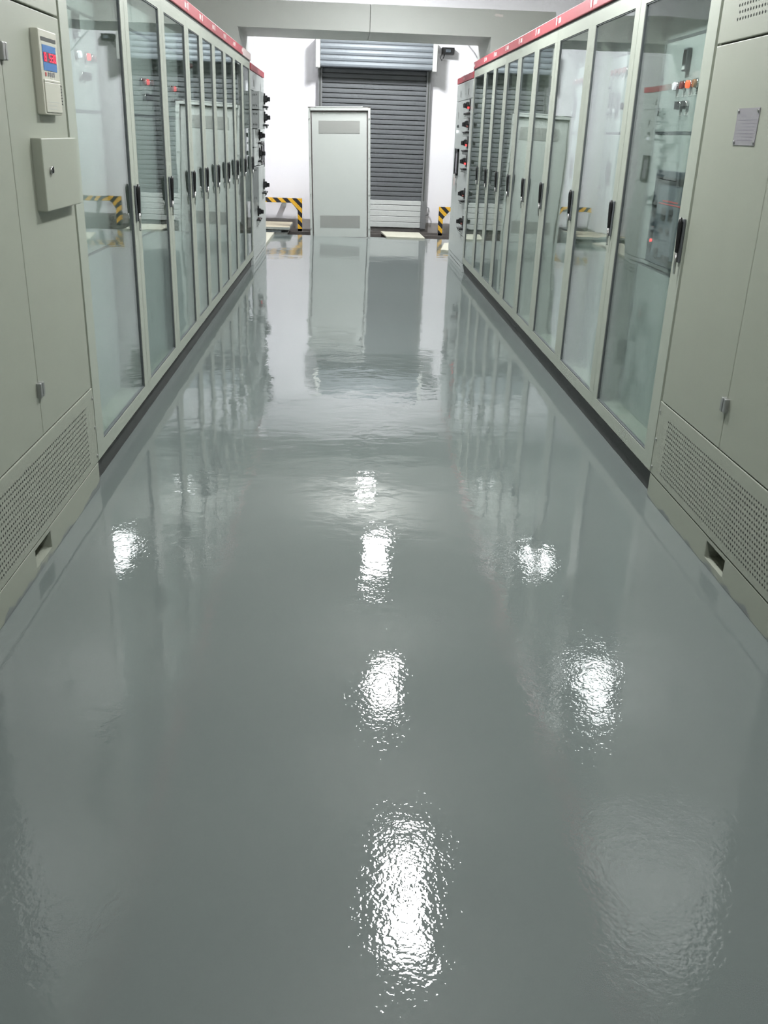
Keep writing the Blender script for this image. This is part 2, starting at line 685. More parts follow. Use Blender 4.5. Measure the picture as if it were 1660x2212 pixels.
# ------------------------------------------------------------------ busbar bridge across the aisle
BY0, BY1 = 11.62, 12.72
BZ0, BZ1 = 2.565, 2.845
LI, RI = -1.235, 1.63
t = thing('busbar_bridge', 'grey sheet-metal busbar duct bridging the aisle between both cabinet rows', 'busbar duct', (0.2, 12.1, 2.2))
m = MB()
m.box(LI - 0.80, 0.2475, BY0, BY1, BZ0, BZ1, BRIDGE, 0.003)
m.build('duct_section', t)
m = MB()
m.box(0.2525, RI + 0.72, BY0, BY1, BZ0, BZ1, BRIDGE, 0.003)
m.build('duct_section', t)
m = MB()
m.box(LI - 0.80, LI, BY0, BY1, 2.192, BZ0, BRIDGE, 0.002)
m.build('leg', t)
m = MB()
m.box(RI, RI + 0.72, BY0, BY1, 2.192, BZ0, BRIDGE, 0.002)
m.build('leg', t)
m = MB()
m.box(0.247, 0.253, BY0 + 0.006, BY1 - 0.006, BZ0 + 0.005, BZ1 - 0.003, SEAM)
m.build('joint', t)
m = MB()
m.prism([(1.655, 2.775), (1.75, 2.77), (1.752, 2.795), (1.735, 2.80), (1.72, 2.795), (1.70, 2.803), (1.657, 2.80)], 1, BY0 - 0.002, BY0 + 0.001, MARK)
m.build('sticker', t, 'small white sticker on the duct face')

# ------------------------------------------------------------------ near solid cabinets


def perforations(mb, side, out, y0, y1, z0, z1, py, pz, r):
    """staggered punched holes: dark hexagons lying on the sheet"""
    rows = int(round((z1 - z0) / pz)) + 1
    for k in range(rows):
        zz = z0 + k * pz
        off = 0.0 if k % 2 == 0 else py / 2
        n = int((y1 - y0 - off) / py + 1e-6) + 1
        for q in range(n):
            mb.disc((sx(side, out), y0 + off + q * py, zz), 0, r, HOLE, 6)


def near_cabinet(side, label):
    y0, y1 = 2.53, 3.885
    ys = 3.205
    t = thing('control_cabinet', label, 'electrical cabinet', (sx(side, -0.45), 3.2, 0))
    m = MB()
    m.box(sx(side, -0.016), sx(side, -DEPTH), y0, y1 + 0.007, 0.115, 2.19, NPAINT)
    m.box(sx(side, -0.025), sx(side, -0.012), y0 + 0.004, y1 - 0.022, 0.115, 2.185, SEAM)
    m.build('body', t)
    # base with a forklift slot
    m = MB()
    ya, yb = (2.985, 3.165)
    m.box(sx(side, 0.0), sx(side, -DEPTH), y0, ya, 0.0, 0.112, BASEP, 0.002)
    m.box(sx(side, 0.0), sx(side, -DEPTH), yb, y1, 0.0, 0.112, BASEP, 0.002)
    m.box(sx(side, 0.0), sx(side, -DEPTH), ya, yb, 0.0, 0.030, BASEP)
    m.box(sx(side, 0.0), sx(side, -DEPTH), ya, yb, 0.098, 0.112, BASEP)
    m.box(sx(side, -0.35), sx(side, -DEPTH), ya, yb, 0.03, 0.098, SEAM)
    m.build('base', t)
    # lower perforated panel
    m = MB()
    m.box(sx(side, 0.002), sx(side, -0.02), y0 + 0.003, y1 - 0.002, 0.118, 0.452, NPAINT, 0.003)
    perforations(m, side, 0.0026, 2.62, 3.752, 0.155, 0.398, 0.0195, 0.0200, 0.0043)
    for zz in (0.15, 0.28, 0.41):
        m.cyl((sx(side, 0.003), y1 - 0.016, zz), 0, 0.006, 0.006, ZINC, 10)
    m.build('vent_panel', t)
    # the two doors
    for a, b in ((y0 + 0.003, ys - 0.0015), (ys + 0.0015, y1 - 0.018)):
        m = MB()
        m.box(sx(side, 0.002), sx(side, -0.02), a, b, 0.457, 1.855, NPAINT, 0.003)
        m.build('door', t)
    # top panel with vent
    m = MB()
    m.box(sx(side, 0.002), sx(side, -0.02), y0 + 0.003, y1 - 0.018, 1.862, 2.185, NPAINT, 0.003)
    perforations(m, side, 0.0026, 2.62, 3.70, 1.93, 2.13, 0.024, 0.0225, 0.0055)
    m.build('vent_panel', t)
    m = MB()
    m.box(sx(side, 0.015), sx(side, -0.02), y0, y1, 2.195, 2.275, RED, 0.003)
    m.build('top_strip', t, 'red strip along the top edge')
    for zz in (0.625, 1.70):
        m = MB()
        m.box(sx(side, 0.018), sx(side, 0.0), ys - 0.022, ys - 0.002, zz - 0.026, zz + 0.026, ZINC, 0.003)
        m.box(sx(side, 0.018), sx(side, 0.0), ys + 0.002, ys + 0.022, zz - 0.026, zz + 0.026, ZINC, 0.003)
        m.cyl((sx(side, 0.012), ys, zz), 2, 0.005, 0.05, BLACK, 10)
        m.build('hinge', t)
    return t


def seg_digit(mb, ch, side, out, yc, zc, w, h, th, m):
    """seven-segment digit lying on the face; yc is its middle, reading direction = right_dir(side)"""
    segs = {'8': 'abcdefg', '5': 'acdfg', '3': 'abcdg', '0': 'abcdef'}[ch]
    rd = right_dir(side)

    def bx(u0, u1, v0, v1):
        mb.box(sx(side, out), sx(side, out + 0.0015), yc + rd * u0, yc + rd * u1, zc + v0, zc + v1, m)
    for s in segs:
        if s == 'a': bx(-w / 2, w / 2, h / 2 - th, h / 2)
        if s == 'd': bx(-w / 2, w / 2, -h / 2, -h / 2 + th)
        if s == 'g': bx(-w / 2, w / 2, -th / 2, th / 2)
        if s == 'f': bx(-w / 2, -w / 2 + th, 0, h / 2)
        if s == 'e': bx(-w / 2, -w / 2 + th, -h / 2, 0)
        if s == 'b': bx(w / 2 - th, w / 2, 0, h / 2)
        if s == 'c': bx(w / 2 - th, w / 2, -h / 2, 0)


ncl = near_cabinet(-1, 'grey-green control cabinet with a blue digital display and a small lock box')
ncr = near_cabinet(1, 'grey-green control cabinet with a screwed metal nameplate on its door')

# display unit on the left one
side = -1
ya, yb, za, zb = 3.515, 3.725, 1.525, 1.795
m = MB()
m.box(sx(side, 0.0), sx(side, 0.030), ya, yb, za, zb, DISP_CASE, 0.004)
m.box(sx(side, 0.030), sx(side, 0.0303), ya + 0.016, yb - 0.016, zb - 0.145, zb - 0.026, DISP_CASE)
m.box(sx(side, 0.029), sx(side, 0.0312), ya + 0.02, yb - 0.018, zb - 0.036, zb - 0.024, SEAM)
m.box(sx(side, 0.0295), sx(side, 0.034), ya + 0.012, yb - 0.012, za + 0.105, za + 0.114, DISP_CASE, 0.002)
m.box(sx(side, 0.0295), sx(side, 0.0335), ya + 0.012, yb - 0.012, za + 0.008, za + 0.105, DISP_CASE, 0.002)
du = m.build('display_unit', ncl, 'beige display unit with red digits on blue')
m = MB()
m.box(sx(side, 0.0300), sx(side, 0.0318), ya + 0.026, yb - 0.030, zb - 0.128, zb - 0.048, BLUE)
m.build('screen', du)
m = MB()
m.box(sx(side, 0.0318), sx(side, 0.0324), ya + 0.030, yb - 0.033, zb - 0.102, zb - 0.070, DIGITBG)
for k, (ch, yy) in enumerate((('8', ya + 0.048), ('5', ya + 0.104), ('3', ya + 0.132), ('0', ya + 0.160))):
    seg_digit(m, ch, side, 0.0324, yy, zb - 0.086, 0.021, 0.027, 0.0040, DIGIT)
m.build('digits', du)
m = MB()
m.cyl((sx(side, 0.031), ya + 0.043, zb - 0.140), 0, 0.007, 0.002, PRINT_RED, 14)
m.build('emblem', du)
for k in range(4):
    yy = ya + 0.066 + k * 0.022
    m = MB()
    m.box(sx(side, 0.030), sx(side, 0.0315), yy, yy + 0.014, zb - 0.137, zb - 0.134, PRINT)
    m.box(sx(side, 0.030), sx(side, 0.0315), yy, yy + 0.014, zb - 0.143, zb - 0.140, PRINT)
    m.box(sx(side, 0.030), sx(side, 0.0315), yy + 0.0055, yy + 0.0085, zb - 0.147, zb - 0.131, PRINT)
    m.build('printed_character', du)
for k, (u0, u1) in enumerate(((0.03, 0.16), (0.03, 0.14), (0.03, 0.15))):
    m = MB()
    m.box(sx(side, 0.0334), sx(side, 0.0338), ya + u0, ya + u1, za + 0.040 - k * 0.011, za + 0.043 - k * 0.011, PRINT_PALE)
    m.build('printed_line', du)
m = MB()
for k in range(7):
    m.box(sx(side, 0.012), sx(side, 0.0325), yb - 0.004, yb + 0.004, za + 0.035 + k * 0.010, za + 0.041 + k * 0.010, BLACK)
m.build('terminal_strip', du)
# lock box on the left one
ya, yb, za, zb = 3.405, 3.835, 1.210, 1.450
m = MB()
m.box(sx(side, 0.0), sx(side, 0.038), ya, yb, za, zb, NPAINT, 0.004)
lb = m.build('lock_box', ncl)
m = MB()
m.cyl((sx(side, 0.041), ya + 0.075, 1.345), 0, 0.013, 0.012, CHROME, 18)
m.box(sx(side, 0.046), sx(side, 0.049), ya + 0.070, ya + 0.080, 1.336, 1.356, BLACK)
m.build('key_lock', lb)
# nameplate on the right one
side = 1
ya, yb, za, zb = 3.36, 3.55, 1.508, 1.630
m = MB()
m.box(sx(side, 0.0015), sx(side, 0.0045), ya, yb, za, zb, PLATE)
for k in range(7):
    m.box(sx(side, 0.0045), sx(side, 0.0048), ya + 0.025, yb - 0.03 - 0.02 * (k % 3), zb - 0.040 - k * 0.011, zb - 0.037 - k * 0.011, PRINT)
m.box(sx(side, 0.0045), sx(side, 0.0048), ya + 0.11, ya + 0.145, zb - 0.027, zb - 0.020, PRINT)
npn = m.build('nameplate', ncr, 'grey metal nameplate')
for yy in (ya + 0.01, yb - 0.01):
    for zz in (za + 0.01, zb - 0.01):
        m = MB()
        m.cyl((sx(side, 0.006), yy, zz), 0, 0.006, 0.004, CHROME, 12)
        m.build('screw', npn)

# ------------------------------------------------------------------ glass-door switchgear cabinets
RD = 0.13       # depth of the inner panel behind the glass


def door_handle(t, side, yc, zt):
    """swing handle: base plate, black grip, chrome lever tail"""
    m = MB()
    m.box(sx(side, 0.0), sx(side, 0.010), yc - 0.015, yc + 0.015, zt - 0.185, zt - 0.008, GASKET, 0.004)
    h = m.build('handle', t)
    m = MB()
    pts, rr = [], []
    for k in range(9):
        f = k / 8
        pts.append((sx(side, 0.020 - 0.002 * f), yc, zt - 0.004 - 0.140 * f))
        rr.append(0.0105 * (0.5 + 0.5 * min(1, f * 6)) * (1 - 0.45 * max(0, f - 0.25)))
    m.tube(pts, rr, BLACK, 12)
    m.build('grip', h)
    m = MB()
    m.tube([(sx(side, 0.018), yc, zt - 0.140), (sx(side, 0.017), yc, zt - 0.19), (sx(side, 0.015), yc + 0.002, zt - 0.232)], [0.0065, 0.006, 0.005], CHROME, 10)
    m.build('lever', h)
    return h


def indicator(t, side, out, y, z, m_lens, r=0.0115):
    m = MB()
    m.cyl((sx(side, out + 0.006), y, z), 0, r * 1.2, 0.012, CHROME, 18)
    m.cyl((sx(side, out + 0.017), y, z), 0, r, 0.014, m_lens, 18, r * (0.85 if side < 0 else 1.0))
    return m.build('indicator_lamp', t)


def name_tag(par, side, out, y, z, w=0.05, h=0.014):
    mb = MB()
    mb.box(sx(side, out), sx(side, out + 0.0015), y - w / 2, y + w / 2, z - h / 2, z + h / 2, WHITE_PLASTIC)
    mb.box(sx(side, out + 0.0015), sx(side, out + 0.0019), y - w * 0.36, y + w * 0.36, z - 0.0015, z + 0.0015, PRINT_PALE)
    mb.build('name_tag', par)


def glass_cabinet(side, k, y0, y1, label, kit, strip=RED, zt=1.228):
    t = thing('switchgear_cabinet', label, 'electrical cabinet', (sx(side, -0.45), (y0 + y1) / 2, 0), 'glass-door switchgear cabinets')
    rd = right_dir(side)
    IN = -kit.get('recess', RD)
    # body: solid rear, side cheeks, head and sill around the instrument recess
    m = MB()
    m.box(sx(side, IN - 0.02), sx(side, -DEPTH), y0, y1, 0.10, 2.19, PAINT)
    m.box(sx(side, -0.024), sx(side, IN - 0.02), y0, y0 + 0.035, 0.10, 2.19, PAINT)
    m.box(sx(side, -0.024), sx(side, IN - 0.02), y1 - 0.035, y1, 0.10, 2.19, PAINT)
    m.box(sx(side, -0.024), sx(side, IN - 0.02), y0 + 0.035, y1 - 0.035, 2.13, 2.19, PAINT)
    m.box(sx(side, -0.024), sx(side, IN - 0.02), y0 + 0.035, y1 - 0.035, 0.10, 0.17, PAINT)
    m.build('body', t)
    m = MB()
    m.box(sx(side, -0.030), sx(side, -DEPTH), y0, y1 - 0.003, 0.0, 0.10, PLINTH)
    m.build('plinth', t)
    # door frame
    a, b = y0 + 0.0025, y1 - 0.0025
    lo, hi = 0.118, 2.188
    sn = 0.115 if (k == 0 and side < 0) else 0.082
    sf = 0.082
    if k == 0 and side > 0:
        sn = 0.112
    p0, p1, q0, q1 = a + sn, b - sf, 0.182, 2.118
    m = MB()
    for bx in ((a, p0, lo, hi), (p1, b, lo, hi), (p0, p1, lo, q0), (p0, p1, q1, hi)):
        m.box(sx(side, 0.0), sx(side, -0.022), bx[0], bx[1], bx[2], bx[3], PAINT)
    # thin lip towards the glass
    g = 0.006
    for bx in ((p0, p0 + g, q0, q1), (p1 - g, p1, q0, q1), (p0 + g, p1 - g, q0, q0 + g), (p0 + g, p1 - g, q1 - g, q1)):
        m.box(sx(side, -0.003), sx(side, -0.020), bx[0], bx[1], bx[2], bx[3], GASKET)
    fr = m.build('door_frame', t)
    m = MB()
    m.box(sx(side, -0.008), sx(side, -0.013), p0 + 0.004, p1 - 0.004, q0 + 0.004, q1 - 0.004, GLASS)
    m.build('glass_pane', fr)
    hy = (b - 0.028) if rd > 0 else (a + 0.028)
    door_handle(t, side, hy, zt)
    # inner panel, its compartment seams and hinge line
    m = MB()
    m.box(sx(side, IN), sx(side, IN - 0.02), y0 + 0.036, y1 - 0.036, 0.171, 2.129, INNER)
    hl = (y0 + 0.075) if rd > 0 else (y1 - 0.075)
    o = IN + 0.0008
    m.box(sx(side, o), sx(side, IN - 0.001), hl - 0.0015, hl + 0.0015, 0.19, 2.12, GASKET)
    e0, e1 = (hl, y1 - 0.04) if rd > 0 else (y0 + 0.04, hl)
    for zz, th in ((1.960, 0.006), (1.553, 0.007), (0.928, 0.006)):
        m.box(sx(side, o + 0.0006), sx(side, IN - 0.001), e0, e1, zz - th, zz + th, GASKET)
    ip = m.build('inner_panel', t)
    for zz in (2.06, 1.80, 1.66, 1.25, 0.70, 0.36):
        m = MB()
        m.cyl((sx(side, IN + 0.008), hl + (0.012 if rd > 0 else -0.012), zz), 0, 0.009, 0.016, GASKET, 10)
        m.build('hinge_screw', ip)
    # instruments, measured from the hinge side towards the right-hand side
    w = y1 - y0

    def Y(u):                      # u: 0 at the hinge side, 1 at the handle side of the recess
        return (y0 + 0.04 + u * (w - 0.08)) if rd > 0 else (y1 - 0.04 - u * (w - 0.08))
    z_l, lamps, us = kit['lamps']
    for u, lm in zip(us, lamps):
        indicator(ip, side, IN, Y(u), z_l, lm, 0.0165)
        name_tag(ip, side, IN, Y(u), z_l - 0.040)
    if kit.get('switches'):
        z_s, us2 = kit['switches']
        for u in us2:
            m = MB()
            m.cyl((sx(side, IN + 0.008), Y(u), z_s), 0, 0.019, 0.016, CHROME, 18)
            m.box(sx(side, IN + 0.016), sx(side, IN + 0.034), Y(u) - 0.005, Y(u) + 0.005, z_s - 0.017, z_s + 0.017, BLACK, 0.003)
            m.build('selector_switch', ip)
            name_tag(ip, side, IN, Y(u), z_s - 0.036)
    for (u, zc, ww, hh, mm) in kit.get('meters', ()):
        m = MB()
        m.box(sx(side, IN), sx(side, IN + 0.022), Y(u) - ww / 2, Y(u) + ww / 2, zc - hh / 2, zc + hh / 2, GASKET, 0.004)
        m.box(sx(side, IN + 0.022), sx(side, IN + 0.0235), Y(u) - ww / 2 + 0.008, Y(u) + ww / 2 - 0.008, zc - hh / 2 + hh * 0.3, zc + hh / 2 - 0.008, mm)
        m.box(sx(side, IN + 0.022), sx(side, IN + 0.0235), Y(u) - ww / 2 + 0.008, Y(u) + ww / 2 - 0.008, zc - hh / 2 + 0.006, zc - hh / 2 + hh * 0.22, WHITE_PLASTIC)
        m.build('meter', ip)
    for (u, zc, ww, hh) in kit.get('grips', ()):
        m = MB()
        m.box(sx(side, IN), sx(side, IN + 0.006), Y(u) - ww / 2, Y(u) + ww / 2, zc - hh / 2, zc + hh / 2, ZINC, 0.003)
        m.box(sx(side, IN + 0.006), sx(side, IN + 0.014), Y(u) - ww / 4, Y(u) + ww / 4, zc - hh / 2 + 0.012, zc + hh / 2 - 0.012, GASKET, 0.003)
        m.build('drawer_grip', ip)
    if kit.get('breaker'):
        u0, u1, z0, z1 = kit['breaker']
        ya, yb = sorted((Y(u0), Y(u1)))
        m = MB()
        # raised surround and face
        m.box(sx(side, IN), sx(side, IN + 0.018), ya, yb, z0, z1, DARKGREY, 0.004)
        fr_ = m.build('breaker', t, 'dark grey air circuit breaker')
        fa = IN + 0.018
        W = yb - ya

        def BY_(v):                   # v 0..1 from the hinge side
            return (ya + v * W) if rd > 0 else (yb - v * W)

        def patch(v0, v1, za, zb, mm, dd=0.004):
            p = MB()
            p.box(sx(side, fa), sx(side, fa + dd), BY_(v0), BY_(v1), z0 + za * (z1 - z0), z0 + zb * (z1 - z0), mm, 0.0012)
            return p
        mb = patch(0.04, 0.96, 0.87, 0.93, BLACK)
        mb.build('vent_slot', fr_)
        mb = patch(0.16, 0.88, 0.10, 0.84, mat('breaker_face', (0.11, 0.13, 0.15), 0.4) if 'breaker_face' not in MATS else MATS['breaker_face'], 0.010)
        mb.build('face_plate', fr_)
        fa = IN + 0.028
        mb = patch(0.20, 0.80, 0.655, 0.668, PRINT_RED, 0.0015)
        mb.box(sx(side, fa), sx(side, fa + 0.0015), BY_(0.28), BY_(0.60), z0 + 0.685 * (z1 - z0), z0 + 0.700 * (z1 - z0), PRINT_RED)
        mb.build('red_band', fr_)
        for (v0, v1, za, zb) in ((0.30, 0.38, 0.50, 0.62), (0.46, 0.53, 0.50, 0.62), (0.30, 0.36, 0.37, 0.41), (0.44, 0.50, 0.36, 0.41), (0.24, 0.32, 0.13, 0.19), (0.42, 0.58, 0.08, 0.14)):
            mb = patch(v0, v1, za, zb, BLACK, 0.005)
            mb.build('push_button', fr_)
        fa = IN + 0.018
        mb = MB()
        mb.cyl((sx(side, fa + 0.004), BY_(0.10), z0 + 0.24 * (z1 - z0)), 0, 0.009, 0.008, LED_RED, 14)
        mb.build('status_light', fr_)
        for zz in (0.29, 0.18, 0.62, 0.52):
            mb = MB()
            mb.box(sx(side, fa), sx(side, fa + 0.008), BY_(0.03), BY_(0.12), z0 + zz * (z1 - z0), z0 + (zz + 0.05) * (z1 - z0), BLACK, 0.002)
            mb.build('latch', fr_)
    # red strip on top, with its small white marks at the joint
    m = MB()
    m.box(sx(side, 0.012), sx(side, -0.03), y0 + 0.004, y1 - 0.004, 2.203, 2.275, strip, 0.004)
    m.box(sx(side, 0.000), sx(side, -0.03), y0 + 0.002, y1 - 0.002, 2.189, 2.204, SEAM)
    st = m.build('top_strip', t, 'red strip along the top edge' if strip is RED else 'pale pinkish strip along the top edge')
    if strip is RED:
        m = MB()
        m.box(sx(side, 0.0115), sx(side, 0.0127), y0 + 0.02, y0 + 0.05, 2.222, 2.262, MARK)
        m.build('white_mark', st)
        for q in range(3):
            m = MB()
            m.box(sx(side, 0.0115), sx(side, 0.0127), y1 - 0.10 + q * 0.028, y1 - 0.082 + q * 0.028, 2.225, 2.256, MARK)
            m.build('white_mark', st)
    return t


OFF4 = (LAMP_OFF_RED, LAMP_OFF_RED, LAMP_OFF_RED, LAMP_OFF_RED)
K_R1 = dict(lamps=(1.755, (LAMP_WHITE, LAMP_OFF_RED, LED_ORANGE, LAMP_OFF_AMBER), (0.285, 0.385, 0.465, 0.55)),
            switches=(1.670, (0.37, 0.455)), meters=((0.385, 1.86, 0.055, 0.095, BLACK),), breaker=(0.20, 0.86, 0.955, 1.388))
K_R2 = dict(lamps=(1.872, OFF4, (0.10, 0.20, 0.30, 0.40)),
            switches=(1.69, (0.46, 0.56)), meters=((0.14, 1.715, 0.05, 0.11, ZINC), (0.27, 1.71, 0.06, 0.11, ZINC), (0.36, 2.065, 0.10, 0.08, ZINC)),
            grips=((0.24, 1.34, 0.085, 0.13),))
K_R3 = dict(lamps=(1.868, OFF4, (0.10, 0.20, 0.30, 0.40)),
            meters=((0.14, 1.72, 0.05, 0.11, ZINC),), grips=((0.22, 1.34, 0.085, 0.13),), switches=(1.69, (0.46, 0.56)))
K_P = dict(lamps=(1.80, (LAMP_OFF_RED, LED_RED, LAMP_OFF_RED), (0.2, 0.35, 0.5)), switches=(1.69, (0.25, 0.4)), meters=((0.7, 1.80, 0.09, 0.09, BLACK),))
K_Q = dict(lamps=(1.80, OFF4[:3], (0.2, 0.35, 0.5)), switches=(1.69, (0.25, 0.4)), grips=((0.3, 1.34, 0.085, 0.13),))
K_L1 = dict(lamps=(1.785, (LAMP_WHITE, LED_RED, LAMP_OFF_RED), (0.62, 0.77, 0.87)), switches=(1.70, (0.66, 0.73)), meters=((0.62, 1.90, 0.05, 0.10, BLACK),))
K_L2 = dict(recess=0.055, lamps=(1.728, (LAMP_OFF_RED, LED_RED, LAMP_OFF_RED), (0.58, 0.715, 0.85)), switches=(1.65, (0.64, 0.76)))
K_L3 = dict(recess=0.055, lamps=(1.728, (LAMP_OFF_RED, LED_RED, LAMP_OFF_RED), (0.52, 0.66, 0.80)), switches=(1.65, (0.60, 0.72)))
K_L4 = dict(recess=0.055, lamps=(1.905, (LED_RED, LAMP_OFF_RED, LAMP_OFF_RED), (0.22, 0.42, 0.62)), switches=(1.80, (0.30, 0.50)))

YL = (3.895, 5.02, 6.00, 6.90, 7.56, 8.25, 8.97, 9.70, 10.44, 11.27)
YR = (3.895, 4.975, 5.92, 6.86, 7.58, 8.30, 8.97, 9.66, 10.32, 11.22)
ORD = ('first', 'second', 'third', 'fourth', 'fifth', 'sixth', 'seventh', 'eighth', 'ninth')
KL = (K_L1, K_L2, K_L3, K_L4, K_P, K_Q, K_Q, K_Q, K_Q)
KR = (K_R1, K_R2, K_R3, K_P, K_Q, K_P, K_Q, K_Q, K_Q)
for k in range(9):
    glass_cabinet(-1, k, YL[k], YL[k + 1], f'grey switchgear cabinet with glass door, {ORD[k]} beyond the cabinet with the blue display', KL[k],
                  PALERED if k == 8 else RED)
for k in range(9):
    extra = 'grey glass-door cabinet showing a dark breaker inside, first beyond the nameplate cabinet' if k == 0 else \
        f'grey switchgear cabinet with glass door, {ORD[k]} beyond the cabinet with the metal nameplate'
    glass_cabinet(1, k, YR[k], YR[k + 1], extra, KR[k])

# ------------------------------------------------------------------ far drawer cabinets


def drawer(t, side, ya, yb, za, zb, out, led, unit=0.2):
    """a withdrawable unit: face with rotary switch plate at its right side, lamp and grips; out = how far it is pulled out"""
    rd = right_dir(side)
    m = MB()
    m.box(sx(side, out), sx(side, out - 0.012), ya, yb, za, zb, FPAINT, 0.003)
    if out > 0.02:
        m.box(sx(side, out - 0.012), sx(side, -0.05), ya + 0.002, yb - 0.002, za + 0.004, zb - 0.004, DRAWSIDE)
    if out > 0.05:                                   # punched slots in the exposed side
        for zz in (za + 0.035, zb - 0.05):
            for q in range(3):
                m.box(sx(side, out - 0.035 - q * 0.018), sx(side, out - 0.040 - q * 0.018), ya - 0.001, ya + 0.01, zz, zz + 0.018, HOLE)
    d = m.build('drawer', t)
    yr = yb if rd > 0 else ya                        # right-hand edge

    def Y(u):
        return yr - rd * u
    zc = zb - 0.065 if zb - za < 0.26 else za + 0.17
    o = out
    m = MB()
    m.box(sx(side, o), sx(side, o + 0.012), Y(0.05), Y(0.10), zc - 0.062, zc + 0.062, BLACK, 0.003)
    m.box(sx(side, o + 0.012), sx(side, o + 0.0135), Y(0.060), Y(0.090), zc + 0.0, zc + 0.052, ZINC)
    m.box(sx(side, o), sx(side, o + 0.045), Y(0.105), Y(0.165), zc - 0.035, zc + 0.035, BLACK, 0.006)
    m.box(sx(side, o + 0.045), sx(side, o + 0.075), Y(0.115), Y(0.150), zc - 0.028, zc + 0.020, BLACK, 0.006)
    m.build('rotary_switch', d)
    m = MB()
    m.cyl((sx(side, o + 0.021), Y(0.075), zc - 0.028), 0, 0.012, 0.020, LED_RED if led else LAMP_OFF_RED, 14)
    m.build('indicator_lamp', d)
    for u0, u1, zz in ((0.04, 0.14, zc - 0.088), (0.19, 0.29, zc - 0.090)):
        m = MB()
        m.box(sx(side, o), sx(side, o + 0.05), Y(u0), Y(u1), zz - 0.011, zz + 0.011, BLACK, 0.008)
        m.tube([(sx(side, o + 0.03), Y(u0 + 0.01), zz - 0.010), (sx(side, o + 0.035), Y(u0 + 0.01), zz - 0.030), (sx(side, o + 0.035), Y(u1 - 0.01), zz - 0.030), (sx(side, o + 0.03), Y(u1 - 0.01), zz - 0.010)], 0.004, ZINC, 8)
        m.build('pull_handle', d)
    return d


def far_cabinet(side, y0, ym, y1, label, outs, leds):
    t = thing('drawer_cabinet', label, 'electrical cabinet', (sx(side, -0.45), (y0 + y1) / 2, 0))
    top = 2.115
    m = MB()
    m.box(sx(side, -0.008), sx(side, -DEPTH), y0, y1, 0.10, top, FPAINT)
    m.box(sx(side, -0.006), sx(side, -0.02), y0 + 0.01, y1 - 0.01, 0.42, 1.91, GASKET)
    m.build('body', t)
    m = MB()
    m.box(sx(side, 0.0), sx(side, -DEPTH), y0, y1, 0.0, 0.10, FPAINT, 0.003)
    m.box(sx(side, 0.0005), sx(side, -0.02), y0 + 0.2, y1 - 0.2, 0.045, 0.052, SEAM)
    m.build('base', t)
    # header plate with two slits
    m = MB()
    m.box(sx(side, 0.004), sx(side, -0.008), y0 + 0.004, y1 - 0.004, 1.917, top - 0.004, FPAINT, 0.003)
    for yy in ((y0 + ym) / 2, (ym + y1) / 2):
        m.box(sx(side, 0.0045), sx(side, 0.0), yy - 0.03, yy + 0.03, 1.96, 2.03, SEAM)
    m.build('header_panel', t)
    # lower doors
    for a, b in ((y0 + 0.004, ym - 0.002), (ym + 0.002, y1 - 0.004)):
        m = MB()
        m.box(sx(side, 0.004), sx(side, -0.008), a, b, 0.105, 0.40 if a < ym - 0.1 else 1.05, FPAINT, 0.003)
        m.build('lower_door', t)
    # near column of drawers
    zs = [(1.715, 1.910), (1.515, 1.711), (1.315, 1.511), (1.115, 1.311), (0.72, 1.111), (0.405, 0.716)]
    for k, (za, zb) in enumerate(zs):
        drawer(t, side, y0 + 0.085, ym - 0.006, za, zb, outs[k], leds[k])
    # narrow fillet beside the drawers and the far column's upper door with its instruments
    m = MB()
    m.box(sx(side, 0.004), sx(side, -0.008), y0 + 0.004, y0 + 0.08, 0.405, 1.912, FPAINT, 0.002)
    m.build('fillet', t)
    m = MB()
    m.box(sx(side, 0.004), sx(side, -0.008), ym + 0.002, y1 - 0.004, 1.055, 1.912, FPAINT, 0.003)
    m.box(sx(side, 0.0045), sx(side, 0.0), y1 - 0.32, y1 - 0.27, 1.72, 1.79, SEAM)
    ud = m.build('upper_door', t)
    m = MB()
    m.cyl((sx(side, 0.014), y1 - 0.38, 1.63), 0, 0.018, 0.02, GASKET, 14)
    m.build('button', ud)
    m = MB()
    m.cyl((sx(side, 0.016), y1 - 0.38, 1.566), 0, 0.018, 0.024, LAMP_WHITE, 14)
    m.build('indicator_lamp', ud)
    m = MB()
    ya, yb = y1 - 0.60, y1 - 0.26
    for bx in ((ya, ya + 0.05, 1.06, 1.37), (yb - 0.05, yb, 1.06, 1.37), (ya, yb, 1.33, 1.37), (ya, yb, 1.06, 1.085)):
        m.box(sx(side, 0.004), sx(side, 0.022), bx[0], bx[1], bx[2], bx[3], BLACK, 0.004)
    m.box(sx(side, 0.004), sx(side, 0.012), ya + 0.04, yb - 0.04, 1.08, 1.34, PRINT)
    m.build('instrument_frame', ud)
    m = MB()
    m.box(sx(side, 0.010), sx(side, -0.02), y0 + 0.003, ym + 0.1, top + 0.005, top + 0.072, RED, 0.003)
    m.build('top_strip', t, 'red strip along the top edge')
    m = MB()
    m.box(sx(side, 0.010), sx(side, -0.02), ym + 0.106, y1 - 0.003, top + 0.005, top + 0.072, RED, 0.003)
    m.box(sx(side, 0.0102), sx(side, 0.0112), ym + 0.13, ym + 0.16, top + 0.025, top + 0.055, MARK)
    m.build('top_strip', t, 'red strip along the top edge')
    for yy in (y0 + 0.25, y1 - 0.35):
        m = MB()
        pts = [(sx(side, -0.03), yy + 0.03 * math.cos(a), top + 0.065 + 0.035 * math.sin(a)) for a in [math.pi * q / 8 for q in range(9)]]
        m.tube(pts, 0.005, CHROME, 8)
        m.build('lifting_eye', t)
    return t


